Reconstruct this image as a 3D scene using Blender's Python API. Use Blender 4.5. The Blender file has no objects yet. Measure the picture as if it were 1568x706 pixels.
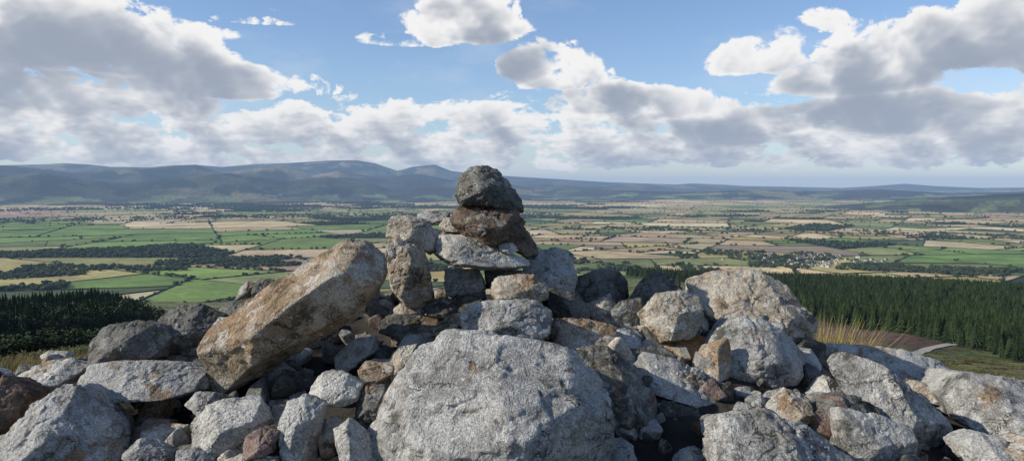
import bpy, bmesh, math, random
import numpy as np
from mathutils import Vector

random.seed(7); RS=np.random.RandomState(11)
F=1120.0; PITCH=math.radians(3.47); CP,SP=math.cos(PITCH),math.sin(PITCH)
scene=bpy.context.scene
scene.view_settings.view_transform='Standard'; scene.view_settings.look='None'; scene.view_settings.exposure=0

# ---------------------------------------------------------------- image pixel helpers (pixel -> world and back)
def ray(px,row):
    cx=(px-784)/F; cz=(353-row)/F
    return np.array([cx, CP+cz*SP, -SP+cz*CP])
def at_y(px,row,y):
    d=ray(px,row); return d*(y/d[1])
def project(x,y,z):
    f=y*CP-z*SP; u=y*SP+z*CP
    return 784+F*x/f, 353-F*u/f

# ---------------------------------------------------------------- numpy noise
PERM=RS.permutation(256); PERM=np.concatenate([PERM,PERM,PERM])
G=RS.normal(size=(256,3)); G/=np.linalg.norm(G,axis=1)[:,None]
def perlin(p):
    p=np.asarray(p,float); i=np.floor(p).astype(int); f=p-i; i&=255
    u=f*f*f*(f*(f*6-15)+10); out=0
    for dx in (0,1):
        wx=u[:,0] if dx else 1-u[:,0]
        for dy in (0,1):
            wy=u[:,1] if dy else 1-u[:,1]
            for dz in (0,1):
                wz=u[:,2] if dz else 1-u[:,2]
                h=PERM[PERM[PERM[(i[:,0]+dx)&255]+((i[:,1]+dy)&255)]+((i[:,2]+dz)&255)]
                g=G[h]
                out=out+wx*wy*wz*(g[:,0]*(f[:,0]-dx)+g[:,1]*(f[:,1]-dy)+g[:,2]*(f[:,2]-dz))
    return out*1.6
def fbm(p,o=4,gain=.5,ridged=False):
    s=0;a=1;p=np.asarray(p,float).copy();n=0
    for k in range(o):
        v=perlin(p+k*17.3)
        if ridged: v=1-2*np.abs(v)
        s=s+a*v; n+=a; a*=gain; p=p*2.03
    return s/n
def fb2(x,y,sc,o=4,seed=0,**k):
    x=np.atleast_1d(x);y=np.atleast_1d(y)
    return fbm(np.stack([x/sc+seed,y/sc+seed*.7,np.full(x.shape,seed*1.37+.5)],1),o,**k)
def sstep(a,b,x):
    t=np.clip((x-a)/(b-a),0,1); return t*t*(3-2*t)

# ---------------------------------------------------------------- heights
pr_r=[0,3,5,12,30,100,200,330,600,900,1500,2200,2800,60000]
pr_L2=[-1.3,-1.3,-1.33,-2.5,-6.0,-19.5,-38,-58,-96,-165,-240,-275,-300,-300]
pr_L1=[-1.3,-1.3,-1.33,-2.5,-7,-23,-46,-75,-128,-176,-243,-275,-300,-300]
pr_R=[-1.3,-1.3,-1.36,-2.9,-7,-22.5,-43,-66,-92,-112,-180,-275,-300,-300]
def prof(r,az):
    a=np.interp(r,pr_r,pr_L2);b=np.interp(r,pr_r,pr_L1);c=np.interp(r,pr_r,pr_R)
    d=np.degrees(az)
    w1=sstep(-30,-23,d); w2=sstep(-6,10,d)
    return (a*(1-w1)+b*w1)*(1-w2)+c*w2
cr_x=[-3.5,-2.6,-2.1,-1.5,-.9,-.3,.1,.6,1.1,1.5,2.0,2.6,3.5]
cr_z=[-1.2,-.98,-.86,-.72,-.6,-.54,-.5,-.6,-.68,-.86,-.98,-1.1,-1.25]
def mound(x,y):
    c=np.interp(x,cr_x,cr_z)
    t=sstep(.9,3.4,y)*.6+.4*np.clip((y-1)/2.3,0,1)
    b=1-sstep(3.5,5.6,y)
    z=-1.12+(c+1.12)*t
    return z-(1-b)*1.5
def near_h(x,y):
    x=np.atleast_1d(np.asarray(x,float));y=np.atleast_1d(np.asarray(y,float))
    r=np.hypot(x,y);az=np.arctan2(x,y)
    z=prof(r,az)
    z=z+fb2(x,y,60,4,3)*np.clip((r-10)*.012,0,2)+fb2(x,y,500,3,5)*np.clip((r-150)*.02,0,10)+fb2(x,y,1.2,3,9)*.05*(r>2)
    m=mound(x,y)+fb2(x,y,.5,3,2)*.04
    return np.where((r<7)&(y>0),np.maximum(z,m),z)
def plain_h(x,y):
    return -260+13*fb2(x,y,2600,3,8)
def ridge(pts,D,W,sd=0):
    px=np.array([p[0] for p in pts],float); rw=np.array([p[1] for p in pts],float)
    az=[];h=[]
    for a,b in zip(px,rw):
        d=ray(a,b); az.append(math.atan2(d[0],d[1])); h.append(d[2]/math.hypot(d[0],d[1])*D)
    return (np.array(az),np.array(h),D,W,sd)
RID=[ridge([(-900,262),(-300,256),(0,253),(60,252),(100,250),(135,252),(170,256),(230,257),(300,253),(340,256),(390,251),(430,250),(500,246.5),(545,246),(575,251),(608,262),(632,256),(665,252.5),(690,262),(720,266),(780,270),(850,274),(930,279),(1010,282),(1080,284),(1150,287),(1300,300),(1700,310)],25000,3300,1),
 ridge([(-900,268),(-300,262),(0,254),(60,259),(110,265),(200,259),(260,254),(300,252.5),(345,266),(400,256),(440,257),(480,268),(520,262),(580,272),(640,267),(700,277),(760,275),(800,282),(900,285),(960,290),(1060,294),(1200,298),(1700,304)],18500,1800,2),
 ridge([(-900,285),(-300,274),(0,269),(60,264),(130,276),(200,280),(260,271),(330,264),(390,268),(440,277),(500,270),(560,280),(600,289),(660,285),(720,291),(760,296),(900,303),(1700,330)],14400,1250,3),
 ridge([(600,300),(1000,285),(1060,281),(1110,283),(1140,285),(1200,286),(1290,288),(1340,285),(1385,281.5),(1430,285),(1500,288),(1600,287),(2000,285),(2600,285)],31000,3500,4),
 ridge([(700,305),(850,296),(950,291),(1050,294),(1150,290),(1250,293),(1350,290),(1450,296),(1568,294),(1800,294)],16500,1400,6),
 ridge([(1000,335),(1330,312),(1400,306),(1450,303),(1520,298),(1568,296),(1800,292),(2600,285)],9800,1100,5)]
def hills_h(x,y):
    r=np.hypot(x,y);az=np.arctan2(x,y)
    z=np.full(r.shape,-400.)
    n2=fb2(x,y,700,4,31)
    for (a,h,D,W,sd) in RID:
        n=fb2(x,y,2300,5,21+sd*3,ridged=True)
        hh=np.interp(az,a,h)
        wob=fb2(x,y,5000,2,50+sd)*W*.5
        b=np.exp(-((r-D-wob*(1))/W)**2)
        base=-285
        zz=base+(hh-base)*b+(n*.28-.06+n2*.1)*(hh-base)*b*(1-b)*3.2
        z=np.maximum(z,zz)
    return z
def terrain_h(x,y):
    x=np.atleast_1d(np.asarray(x,float));y=np.atleast_1d(np.asarray(y,float))
    return np.where(np.hypot(x,y)<3000,near_h(x,y),np.maximum(near_h(x,y),hills_h(x,y)))
def hit(px,row,rmin=6,rmax=3500):
    d=ray(px,row); d=d/math.hypot(d[0],d[1])
    rr=np.geomspace(rmin,rmax,1800)
    z=near_h(d[0]*rr,d[1]*rr)
    k=np.argmax(d[2]*rr<=z)
    return d[0]*rr[k],d[1]*rr[k],z[k]

# ---------------------------------------------------------------- node helpers
class NT:
    def __init__(s,nt): s.nt=nt;s.N=nt.nodes;s.L=nt.links
    def n(s,t,**k):
        x=s.N.new(t)
        for a,b in k.items(): setattr(x,a,b)
        return x
    def put(s,sock,v):
        if isinstance(v,bpy.types.NodeSocket): s.L.new(v,sock)
        elif v is not None: sock.default_value=v
    def m(s,op,a,b=None,c=None,clamp=False):
        x=s.n('ShaderNodeMath',operation=op,use_clamp=clamp)
        for i,v in enumerate((a,b,c)): 
            if v is not None: s.put(x.inputs[i],v)
        return x.outputs[0]
    def v(s,op,a,b=None,c=None):
        x=s.n('ShaderNodeVectorMath',operation=op)
        for i,v in enumerate((a,b,c)):
            if v is not None: s.put(x.inputs[i],v)
        return x.outputs['Value'] if op in('DOT_PRODUCT','LENGTH') else x.outputs[0]
    def scale(s,a,k):
        x=s.n('ShaderNodeVectorMath',operation='SCALE');s.put(x.inputs[0],a);s.put(x.inputs['Scale'],k);return x.outputs[0]
    def noise(s,vec,scale,detail=5,rough=.5,dist=0,dim='3D',col=False):
        x=s.n('ShaderNodeTexNoise',noise_dimensions=dim)
        s.put(x.inputs['Vector'],vec)
        x.inputs['Scale'].default_value=scale;x.inputs['Detail'].default_value=detail
        x.inputs['Roughness'].default_value=rough;x.inputs['Distortion'].default_value=dist
        return x.outputs['Color' if col else 'Fac']
    def ramp(s,f,lo,hi,a=0.,b=1.):
        x=s.n('ShaderNodeMapRange',interpolation_type='SMOOTHSTEP')
        s.put(x.inputs['Value'],f);x.inputs['From Min'].default_value=lo;x.inputs['From Max'].default_value=hi
        x.inputs['To Min'].default_value=a;x.inputs['To Max'].default_value=b
        return x.outputs['Result']
    def mix(s,f,a,b,bt='MIX'):
        x=s.n('ShaderNodeMix',data_type='RGBA',blend_type=bt)
        s.put(x.inputs[0],f)
        for sock,v in ((x.inputs[6],a),(x.inputs[7],b)):
            if isinstance(v,(tuple,list)): v=tuple(v)+((1,) if len(v)==3 else ())
            s.put(sock,v)
        return x.outputs[2]
def new_mat(name):
    m=bpy.data.materials.new(name);m.use_nodes=True
    t=NT(m.node_tree);b=m.node_tree.nodes['Principled BSDF']
    b.inputs['Roughness'].default_value=.9
    b.inputs['Specular IOR Level'].default_value=.2
    return m,t,b

def rock_mat(name,light,dark,ochre=.0,ochre_col=(.34,.22,.115),lich=.3,moss=.2,gain=1.0):
    m,t,b=new_mat(name)
    rnd=t.n('ShaderNodeObjectInfo').outputs['Random']
    cb=t.n('ShaderNodeCombineXYZ');t.L.new(t.m('MULTIPLY',rnd,37.),cb.inputs[0]);t.L.new(t.m('MULTIPLY',rnd,-19.),cb.inputs[2])
    tc=t.v('ADD',t.n('ShaderNodeTexCoord').outputs['Object'],cb.outputs[0])
    bigc=t.noise(tc,4.5,3,.6,col=True); sb=t.n('ShaderNodeSeparateColor');t.L.new(bigc,sb.inputs[0]);big,bg2,bg3=sb.outputs
    medc=t.noise(tc,22,4,.7,.4,col=True); sm=t.n('ShaderNodeSeparateColor');t.L.new(medc,sm.inputs[0]);med,md2,md3=sm.outputs
    finec=t.noise(tc,150,2,.7,col=True); sf=t.n('ShaderNodeSeparateColor');t.L.new(finec,sf.inputs[0]);fine,fn2,fn3=sf.outputs
    c=t.mix(t.ramp(t.m('ADD',t.m('MULTIPLY',big,.6),t.m('MULTIPLY',med,.4)),.39,.58),dark,light)
    ox=t.m('ADD',t.m('MULTIPLY',bg2,.7),t.m('MULTIPLY',md2,.3))
    o=t.ramp(ox,.60-ochre*.32,.68-ochre*.2,0,.8)
    c=t.mix(o,c,t.mix(med,(ochre_col[0]*.45,ochre_col[1]*.42,ochre_col[2]*.4),ochre_col))
    lx=t.m('ADD',t.m('MULTIPLY',md3,.6),t.m('MULTIPLY',bg3,.4))
    l=t.ramp(lx,.60-lich*.17,.645-lich*.17,0,.6)
    c=t.mix(l,c,(.50*gain,.50*gain,.465*gain))
    dx=t.m('ADD',t.m('MULTIPLY',bg3,-.5),t.m('ADD',.5,t.m('MULTIPLY',md2,.5)))
    d=t.ramp(dx,.60-moss*.22,.66-moss*.2,0,.8)
    c=t.mix(d,c,(.05,.05,.036))
    y=t.ramp(t.m('ADD',t.m('MULTIPLY',bg2,-.4),t.m('ADD',.4,t.m('MULTIPLY',md3,.6))),.57,.63,0,.45)
    c=t.mix(y,c,(.19,.185,.09))
    k=t.m('MULTIPLY',t.ramp(fn2,.32,.68,.78,1.22),t.ramp(fine,.35,.65,.86,1.14))
    c=t.scale(c,k)
    vo=t.n('ShaderNodeTexVoronoi',feature='DISTANCE_TO_EDGE')
    t.L.new(t.v('ADD',t.v('MULTIPLY',tc,(1,1,1.6)),t.scale(medc,.12)),vo.inputs['Vector']);vo.inputs['Scale'].default_value=5
    cr=t.ramp(vo.outputs['Distance'],.0,.016,0,1)
    crm=t.m('MAXIMUM',cr,t.ramp(big,.42,.48,0,1))
    c=t.mix(t.m('SUBTRACT',1.,crm),c,(.05,.045,.04))
    t.L.new(c,b.inputs['Base Color'])
    h=t.m('ADD',t.m('MULTIPLY',med,.017),t.m('MULTIPLY',fine,.004))
    h=t.m('ADD',h,t.m('MULTIPLY',crm,.007))
    h=t.m('ADD',h,t.m('MULTIPLY',t.ramp(md2,.5,.53),.003))
    h=t.m('ADD',h,t.m('MULTIPLY',t.ramp(fn3,.52,.6),.001))
    bp=t.n('ShaderNodeBump');bp.inputs['Strength'].default_value=.95;bp.inputs['Distance'].default_value=1.0
    t.L.new(h,bp.inputs['Height']);t.L.new(bp.outputs[0],b.inputs['Normal'])
    return m
MATS={
 'grey':rock_mat('rock_grey',(.40,.39,.36),(.20,.195,.18),.12,lich=.42,moss=.22),
 'pale':rock_mat('rock_pale',(.48,.465,.42),(.28,.27,.24),.16,lich=.42,moss=.1),
 'dark':rock_mat('rock_dark',(.165,.16,.14),(.07,.068,.06),.12,lich=.3,moss=.35,gain=.7),
 'ochre':rock_mat('rock_ochre',(.41,.36,.285),(.23,.19,.135),.48,lich=.42,moss=.25),
 'orange':rock_mat('rock_orange',(.40,.30,.2),(.28,.18,.09),.9,(.44,.22,.07),lich=.15,moss=.1),
 'brown':rock_mat('rock_brown',(.19,.14,.105),(.07,.055,.043),.4,(.17,.095,.055),lich=.15,moss=.35,gain=.6),
 'tan':rock_mat('rock_tan',(.45,.405,.33),(.26,.225,.175),.3,lich=.4,moss=.15),
 'red':rock_mat('rock_red',(.26,.19,.16),(.13,.095,.08),.2,(.18,.10,.07),lich=.25,moss=.15,gain=.7),
}
# ---------------------------------------------------------------- rocks
ICO={}
def ico(s):
    if s not in ICO:
        bm=bmesh.new();bmesh.ops.create_icosphere(bm,subdivisions=s,radius=1)
        ICO[s]=(np.array([v.co[:] for v in bm.verts]),np.array([[v.index for v in f.verts] for f in bm.faces],dtype=np.int32));bm.free()
    return ICO[s]
def mesh_np(name,V,Fa,smooth=True):
    me=bpy.data.meshes.new(name);n=len(Fa);k=Fa.shape[1]
    me.vertices.add(len(V));me.vertices.foreach_set('co',np.asarray(V,np.float32).ravel())
    me.loops.add(n*k);me.loops.foreach_set('vertex_index',np.asarray(Fa,np.int32).ravel())
    me.polygons.add(n);me.polygons.foreach_set('loop_start',np.arange(0,n*k,k,dtype=np.int32))
    try: me.polygons.foreach_set('loop_total',np.full(n,k,dtype=np.int32))
    except Exception: pass
    me.polygons.foreach_set('use_smooth',np.full(n,smooth))
    me.update(calc_edges=True);me.validate();return me
def add(name,me,mat=None,parent=None,loc=None,coll=None):
    o=bpy.data.objects.new(name,me)
    if mat: me.materials.append(mat)
    (coll or scene.collection).objects.link(o)
    if parent: o.parent=parent
    if loc is not None:o.location=loc
    return o
def hull(pts):
    pts=sorted(set(map(tuple,pts)))
    def half(ps):
        h=[]
        for p in ps:
            while len(h)>1 and (h[-1][0]-h[-2][0])*(p[1]-h[-2][1])-(h[-1][1]-h[-2][1])*(p[0]-h[-2][0])<=0:h.pop()
            h.append(p)
        return h[:-1]
    return half(pts)+half(pts[::-1])
def rock_shape(planes,half3,seed,sub,k=16,rough=1.0):
    S,Fa=ico(sub); P=S*half3
    off=np.array([seed*3.7,seed*1.9,seed*.77])
    size=float((half3[0]*half3[1]*half3[2])**(1/3)*2)
    rat=np.stack([np.maximum(0,P@n)/d for n,d in planes],1)
    mx=rat.max(1)
    acc=((rat/mx[:,None])**k).sum(1)
    P=P/(mx*acc**(1./k))[:,None]
    R=P/np.linalg.norm(P,axis=1)[:,None]
    d=fbm(P*(1.7/size)+off,3)*.022*size*rough
    d+=fbm(P*(7/size)+off+9,4,.55)*.010*size*rough
    q=fbm(P*(2.4/size)*np.array([1,1,1.8])+off+4,3)*3.2
    fl=np.floor(q);fr=q-fl
    d+=(fl+sstep(.42,.58,fr))*.015*size*rough
    d-=np.clip(fbm(P*(3.0/size)+off+14,4,ridged=True)-.52,0,1)*.09*size*rough
    d+=fbm(P*30+off,3)*.002*rough
    return P+R*d[:,None],Fa
def hero(name,poly,D,T,mat,seed,sub=6,facets=None,parent=None,k=16,rough=1.0):
    r=random.Random(seed*101+5)
    W=np.array([at_y(a,b,D) for a,b in poly])
    H=np.array(hull([(p[0],p[2]) for p in W]))
    c=(H.max(0)+H.min(0))/2; q=H-c; he=(H.max(0)-H.min(0))/2
    pl=[]
    for i in range(len(q)):
        a=q[i];b=q[(i+1)%len(q)];e=b-a;L=np.hypot(*e)
        if L<.012: continue
        n2=np.array([e[1],-e[0]])/L; d=float(n2@a)
        if d<=0.003: continue
        af=r.uniform(.0,.35)+ (.45 if n2[1]>.5 else 0); ab=r.uniform(.1,.4)
        for s in(-af,ab):
            n=np.array([n2[0],s,n2[1]]);m=np.linalg.norm(n);pl.append((n/m,d/m))
    fs=facets or [(r.uniform(-1.,-.3),r.uniform(.2,.9),r.uniform(.65,.88)),(r.uniform(.4,1.2),r.uniform(-.4,.3),r.uniform(.65,.9)),(r.uniform(-.2,.3),r.uniform(-.6,0),r.uniform(.8,1.0))]
    for tx,tz,f in fs:
        n=np.array([tx,-1,tz]);m=np.linalg.norm(n);pl.append((n/m,T/2*f))
    n=np.array([r.uniform(-.3,.3),1,r.uniform(-.3,.3)]);n/=np.linalg.norm(n);pl.append((n,T/2))
    V,Fa=rock_shape(pl,np.array([he[0],T/2,he[1]])*1.0,seed,sub,k*5.,rough)
    me=mesh_np(name,V*1.01,Fa)
    return add(name,me,MATS[mat],parent,(c[0],D,c[1]))

cairn=bpy.data.objects.new('stone_cairn',None);scene.collection.objects.link(cairn)
C=[ # cairn stack
([(699,285),(706,266),(725,255),(745,254),(765,262),(780,278),(799,306),(801,325),(790,329),(760,323),(735,324),(705,319),(697,300)],3.2,.28,'dark',7,[(-.5,.6,.85),(.5,-.1,.8),(-.1,-.5,.95)]),
([(690,330),(700,318),(740,312),(792,320),(804,340),(802,364),(770,381),(740,375),(712,361),(693,346)],3.14,.34,'brown',7,[(-.5,.5,.85),(.5,-.3,.9),(-.2,-.5,.95)]),
([(780,335),(798,342),(822,372),(824,388),(805,395),(785,382),(775,358)],3.26,.24,'brown',6,None),
([(665,375),(680,360),(720,362),(770,382),(812,400),(812,410),(790,414),(720,412),(680,402),(664,390)],3.05,.34,'pale',7,[(-.15,.65,.75),(.2,-.25,1)]),
([(592,345),(598,330),(620,327),(655,338),(672,355),(672,385),(660,392),(640,384),(592,364)],3.08,.26,'tan',7,[(-.6,.35,.85),(.6,-.1,.85)]),
([(594,364),(610,358),(640,370),(655,395),(663,430),(662,455),(648,470),(620,468),(600,440),(592,400)],2.98,.2,'ochre',7,[(-.2,.15,.9),(.7,-.1,.8)]),
([(638,328),(655,322),(688,325),(690,342),(660,345),(642,340)],3.4,.2,'grey',6,None),
([(672,345),(680,333),(705,333),(715,350),(705,360),(680,358)],3.3,.2,'tan',6,None),
([(800,405),(812,384),(850,378),(878,388),(884,425),(872,455),(830,455),(803,435)],3.28,.36,'grey',7,[(-.4,.6,.85),(.6,-.1,.85)]),
([(680,412),(735,412),(745,440),(735,455),(700,458),(680,445)],3.08,.22,'grey',6,None),
([(740,412),(800,414),(802,425),(790,442),(745,442)],3.12,.22,'dark',6,None),
([(749,437),(762,422),(815,420),(840,435),(840,458),(820,466),(755,462)],2.86,.2,'tan',6,[(-.2,.4,.9),(.3,-.2,.9)]),
([(762,372),(785,372),(795,384),(780,390),(764,385)],3.04,.12,'pale',5,None),
([(702,482),(710,470),(760,459),(820,460),(845,475),(845,500),(825,520),(780,522),(720,515),(705,500)],2.65,.28,'grey',7,[(-.1,.75,.8),(.1,-.25,.95)]),
([(655,508),(690,480),(712,476),(718,508),(680,518)],2.75,.2,'ochre',6,None),
([(580,495),(600,480),(640,482),(672,490),(668,510),(620,522),(582,510)],2.88,.24,'dark',6,None),
([(602,474),(612,464),(645,468),(652,484),(640,490),(606,490)],2.95,.12,'tan',6,None),
([(650,462),(680,455),(710,462),(705,482),(680,492),(655,484)],2.98,.2,'dark',6,None),
([(838,505),(850,486),(900,487),(945,500),(940,522),(890,532),(840,522)],2.76,.26,'ochre',6,[(-.1,.8,.8),(.2,0,1)]),
([(840,440),(880,450),(905,470),(900,488),(850,486),(838,465)],3.0,.2,'dark',6,None),
([(745,445),(700,452),(690,470),(715,480),(745,466)],3.0,.18,'dark',6,None),
([(895,470),(925,455),(950,468),(960,490),(930,500),(898,490)],3.1,.2,'ochre',6,None),
]
for i,(p,D,T,m,s,f) in enumerate(C):
    hero('stone_%d'%(i+1),p,D,T,m,i+1,s,f,cairn)
B=[
([(557,665),(590,600),(640,530),(680,507),(745,507),(860,527),(905,560),(935,600),(934,706),(915,760),(600,760),(562,705)],2.12,.62,'grey',7,[(-.3,1.2,.58),(-.15,.3,.88),(.8,0,.92),(-.9,.1,.95)],'boulder',22,.75),
([(305,530),(318,505),(330,495),(440,420),(530,366),(560,365),(588,395),(590,430),(550,485),(480,525),(400,575),(355,600),(330,595)],2.55,.42,'ochre',7,[(-.5,.75,.72),(.5,-.5,.68),(-.4,-.4,1.0)],'boulder',22,.6),
([(1050,430),(1090,415),(1165,411),(1200,430),(1225,480),(1250,520),(1255,560),(1200,575),(1150,560),(1080,500),(1055,460)],3.45,.6,'tan',7,[(-.3,1.1,.6),(-.1,.0,.85),(.8,-.1,.8)],'boulder',18,.9),
([(1068,545),(1095,505),(1140,483),(1175,490),(1215,520),(1234,550),(1208,590),(1170,602),(1130,600),(1080,575)],2.9,.42,'grey',7,[(-.6,.7,.7),(.5,-.15,.8),(-.2,-.4,.85)],'boulder',22,.8),
([(977,480),(1005,450),(1040,445),(1070,455),(1073,490),(1050,522),(1000,527),(985,505)],3.0,.3,'tan',7,[(-.5,.3,.8),(.5,.0,.8)],'boulder',20,.8),
([(872,450),(885,425),(910,412),(945,412),(962,430),(962,455),(945,472),(890,474)],3.4,.36,'dark',7,None,'boulder',12,.8),
([(962,460),(985,425),(1010,418),(1040,430),(1050,450),(1020,470),(985,482),(965,477)],3.35,.3,'dark',6,None,'boulder',16,.9),
([(1005,515),(1050,510),(1085,518),(1075,550),(1040,557),(1008,545)],2.96,.25,'orange',6,None,'rock',16,1),
([(895,522),(920,508),(965,505),(982,520),(975,542),(930,548)],2.82,.25,'grey',6,None,'rock',16,1),
([(965,562),(985,540),(1040,550),(1090,575),(1130,600),(1142,625),(1100,637),(1040,620),(980,602)],2.62,.34,'grey',7,[(-.1,.9,.7),(.3,-.2,.85)],'boulder',18,1),
([(880,535),(930,530),(975,560),(1000,600),(1003,640),(965,690),(935,680),(900,600)],2.42,.36,'dark',7,[(.1,.7,.75),(.5,-.1,.85)],'boulder',16,1),
([(985,632),(1020,615),(1070,625),(1080,660),(1060,705),(1000,695)],2.45,.3,'dark',6,None,'rock',14,1),
([(1080,655),(1110,632),(1165,625),(1240,650),(1305,700),(1310,750),(1100,750),(1078,700)],2.1,.42,'grey',7,[(-.1,1.0,.68),(0,0,.9)],'boulder',16,1),
([(1275,642),(1285,622),(1330,630),(1395,652),(1397,702),(1340,710),(1280,692)],2.32,.2,'grey',6,[(.4,-.15,.85),(-.2,.5,.9)],'rock',22,.8),
([(1275,578),(1305,532),(1325,538),(1390,588),(1450,640),(1472,690),(1450,712),(1400,692),(1330,622),(1290,602)],2.6,.3,'grey',7,[(-.4,.8,.65),(.5,-.5,.8)],'boulder',22,.8),
([(1250,545),(1270,525),(1380,532),(1440,552),(1480,580),(1480,620),(1380,635),(1270,610)],3.75,1.3,'pale',7,[(-.03,2.2,.36),(0,0,.9)],'flat_slab',22,.45),
([(1450,612),(1480,572),(1540,576),(1620,592),(1660,690),(1560,694),(1520,664),(1460,644)],2.8,.6,'grey',7,[(-.1,1.3,.6),(-.2,-.2,.85)],'flat_slab',24,.6),
([(1170,622),(1200,592),(1235,605),(1242,640),(1215,657),(1180,642)],2.52,.22,'ochre',6,None,'rock',16,1),
([(1232,602),(1262,574),(1292,590),(1287,612),(1240,614)],2.75,.2,'pale',6,None,'rock',18,1),
([(1240,630),(1260,600),(1320,608),(1335,632),(1290,665),(1250,660)],2.5,.25,'dark',6,None,'rock',16,1),
([(1140,610),(1165,600),(1180,625),(1160,650),(1140,640)],2.55,.2,'grey',6,None,'rock',16,1),
([(1385,598),(1405,583),(1440,590),(1450,608),(1420,620),(1390,612)],3.0,.2,'tan',6,None,'rock',16,1),
([(1470,680),(1500,664),(1540,672),(1560,700),(1530,720),(1475,712)],2.35,.25,'grey',6,None,'rock',16,1),
([(1540,690),(1580,672),(1640,690),(1640,740),(1550,735)],2.3,.25,'tan',6,None,'rock',16,1),
([(1395,655),(1430,645),(1462,668),(1450,690),(1410,684)],2.9,.2,'pale',6,None,'rock',16,1),
([(445,422),(470,397),(530,378),(560,385),(540,420),(470,436)],3.2,.3,'grey',6,[(-.2,.8,.8),(.2,0,.9)],'rock',16,1),
([(366,462),(367,440),(380,430),(390,434),(390,462)],3.3,.15,'grey',5,None,'rock',20,1),
([(387,458),(388,434),(400,426),(420,427),(426,445),(405,462)],3.25,.18,'dark',6,None,'rock',18,1),
([(138,522),(160,499),(205,487),(240,495),(262,517),(257,545),(225,558),(160,558)],2.9,.34,'dark',7,[(-.5,.6,.75),(.4,-.1,.85)],'boulder',20,.9),
([(240,490),(270,468),(310,465),(345,480),(342,520),(310,548),(265,543),(245,515)],3.1,.34,'dark',7,None,'boulder',16,1),
([(120,582),(135,558),(190,551),(270,555),(318,570),(320,595),(280,608),(170,614),(130,604)],2.5,.34,'grey',7,[(-.1,1.1,.6),(0,-.15,.95)],'boulder',20,.8),
([(12,682),(40,625),(90,588),(120,590),(150,625),(187,660),(192,700),(185,750),(15,750)],2.2,.42,'grey',7,[(-.5,.9,.65),(.5,0,.8)],'boulder',20,.9),
([(20,577),(60,555),(110,547),(142,560),(125,592),(60,607)],2.85,.34,'pale',6,[(-.1,1.,.7),(0,0,1)],'rock',14,1),
([(290,652),(315,620),(350,610),(400,612),(416,640),(407,670),(380,697),(330,697),(300,682)],2.15,.26,'pale',7,[(-.5,.35,.8),(.6,-.2,.8)],'rock',22,.8),
([(425,652),(440,615),(470,602),(500,615),(492,660),(482,712),(435,712),(428,682)],2.1,.2,'grey',7,[(-.5,.3,.85),(.8,0,.75)],'rock',24,.8),
([(510,657),(535,640),(560,660),(587,700),(582,730),(540,725),(520,692)],2.03,.17,'pale',6,None,'rock',20,.8),
([(510,547),(545,518),(575,513),(580,535),(547,562),(515,560)],2.7,.2,'pale',6,[(-.3,.6,.8),(.3,0,.9)],'rock',20,.8),
([(472,602),(493,570),(530,572),(558,587),(552,607),(520,620),(490,617)],2.3,.2,'pale',6,None,'rock',22,.9),
([(546,567),(560,553),(605,555),(610,572),(590,587),(555,584)],2.42,.18,'tan',6,None,'rock',22,.9),
([(373,672),(400,652),(427,660),(422,692),(385,700)],2.02,.14,'red',6,None,'rock',16,1),
([(205,657),(225,640),(262,642),(268,668),(240,680),(212,674)],2.35,.18,'red',6,None,'rock',12,1),
([(-30,602),(5,573),(50,600),(45,650),(0,665),(-30,645)],2.4,.25,'brown',6,None,'boulder',14,1),
([(318,507),(335,485),(372,490),(374,512),(330,522)],2.98,.2,'grey',6,None,'rock',16,1),
([(320,488),(345,462),(385,456),(392,478),(350,492)],3.2,.2,'dark',6,None,'rock',16,1),
([(283,620),(300,600),(330,600),(345,622),(310,636)],2.35,.2,'grey',6,None,'rock',16,1),
([(395,640),(420,618),(450,628),(440,655),(410,660)],2.25,.2,'tan',6,None,'rock',16,1),
([(485,655),(500,640),(525,645),(520,690),(495,705)],2.15,.15,'tan',6,None,'rock',16,1),
([(270,690),(300,685),(330,700),(325,730),(270,725)],2.02,.14,'grey',6,None,'rock',16,1),
([(340,706),(370,694),(425,700),(430,735),(345,735)],1.98,.14,'tan',6,None,'rock',16,1),
([(190,690),(215,670),(255,690),(270,720),(210,730)],2.1,.16,'grey',6,None,'rock',16,1),
([(545,610),(560,590),(590,592),(588,625),(560,655),(545,640)],2.3,.18,'dark',6,None,'rock',16,1),
([(590,560),(610,530),(640,525),(625,560),(600,590)],2.45,.18,'tan',6,None,'rock',16,1),
([(60,545),(75,536),(105,538),(110,548),(80,554)],3.6,.2,'pale',5,None,'rock',16,1),
]
for i,(p,D,T,m,s,f,nm,k,rg) in enumerate(B):
    hero(nm,p,D,T,m,40+i,s,f,None,k,rg)

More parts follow.
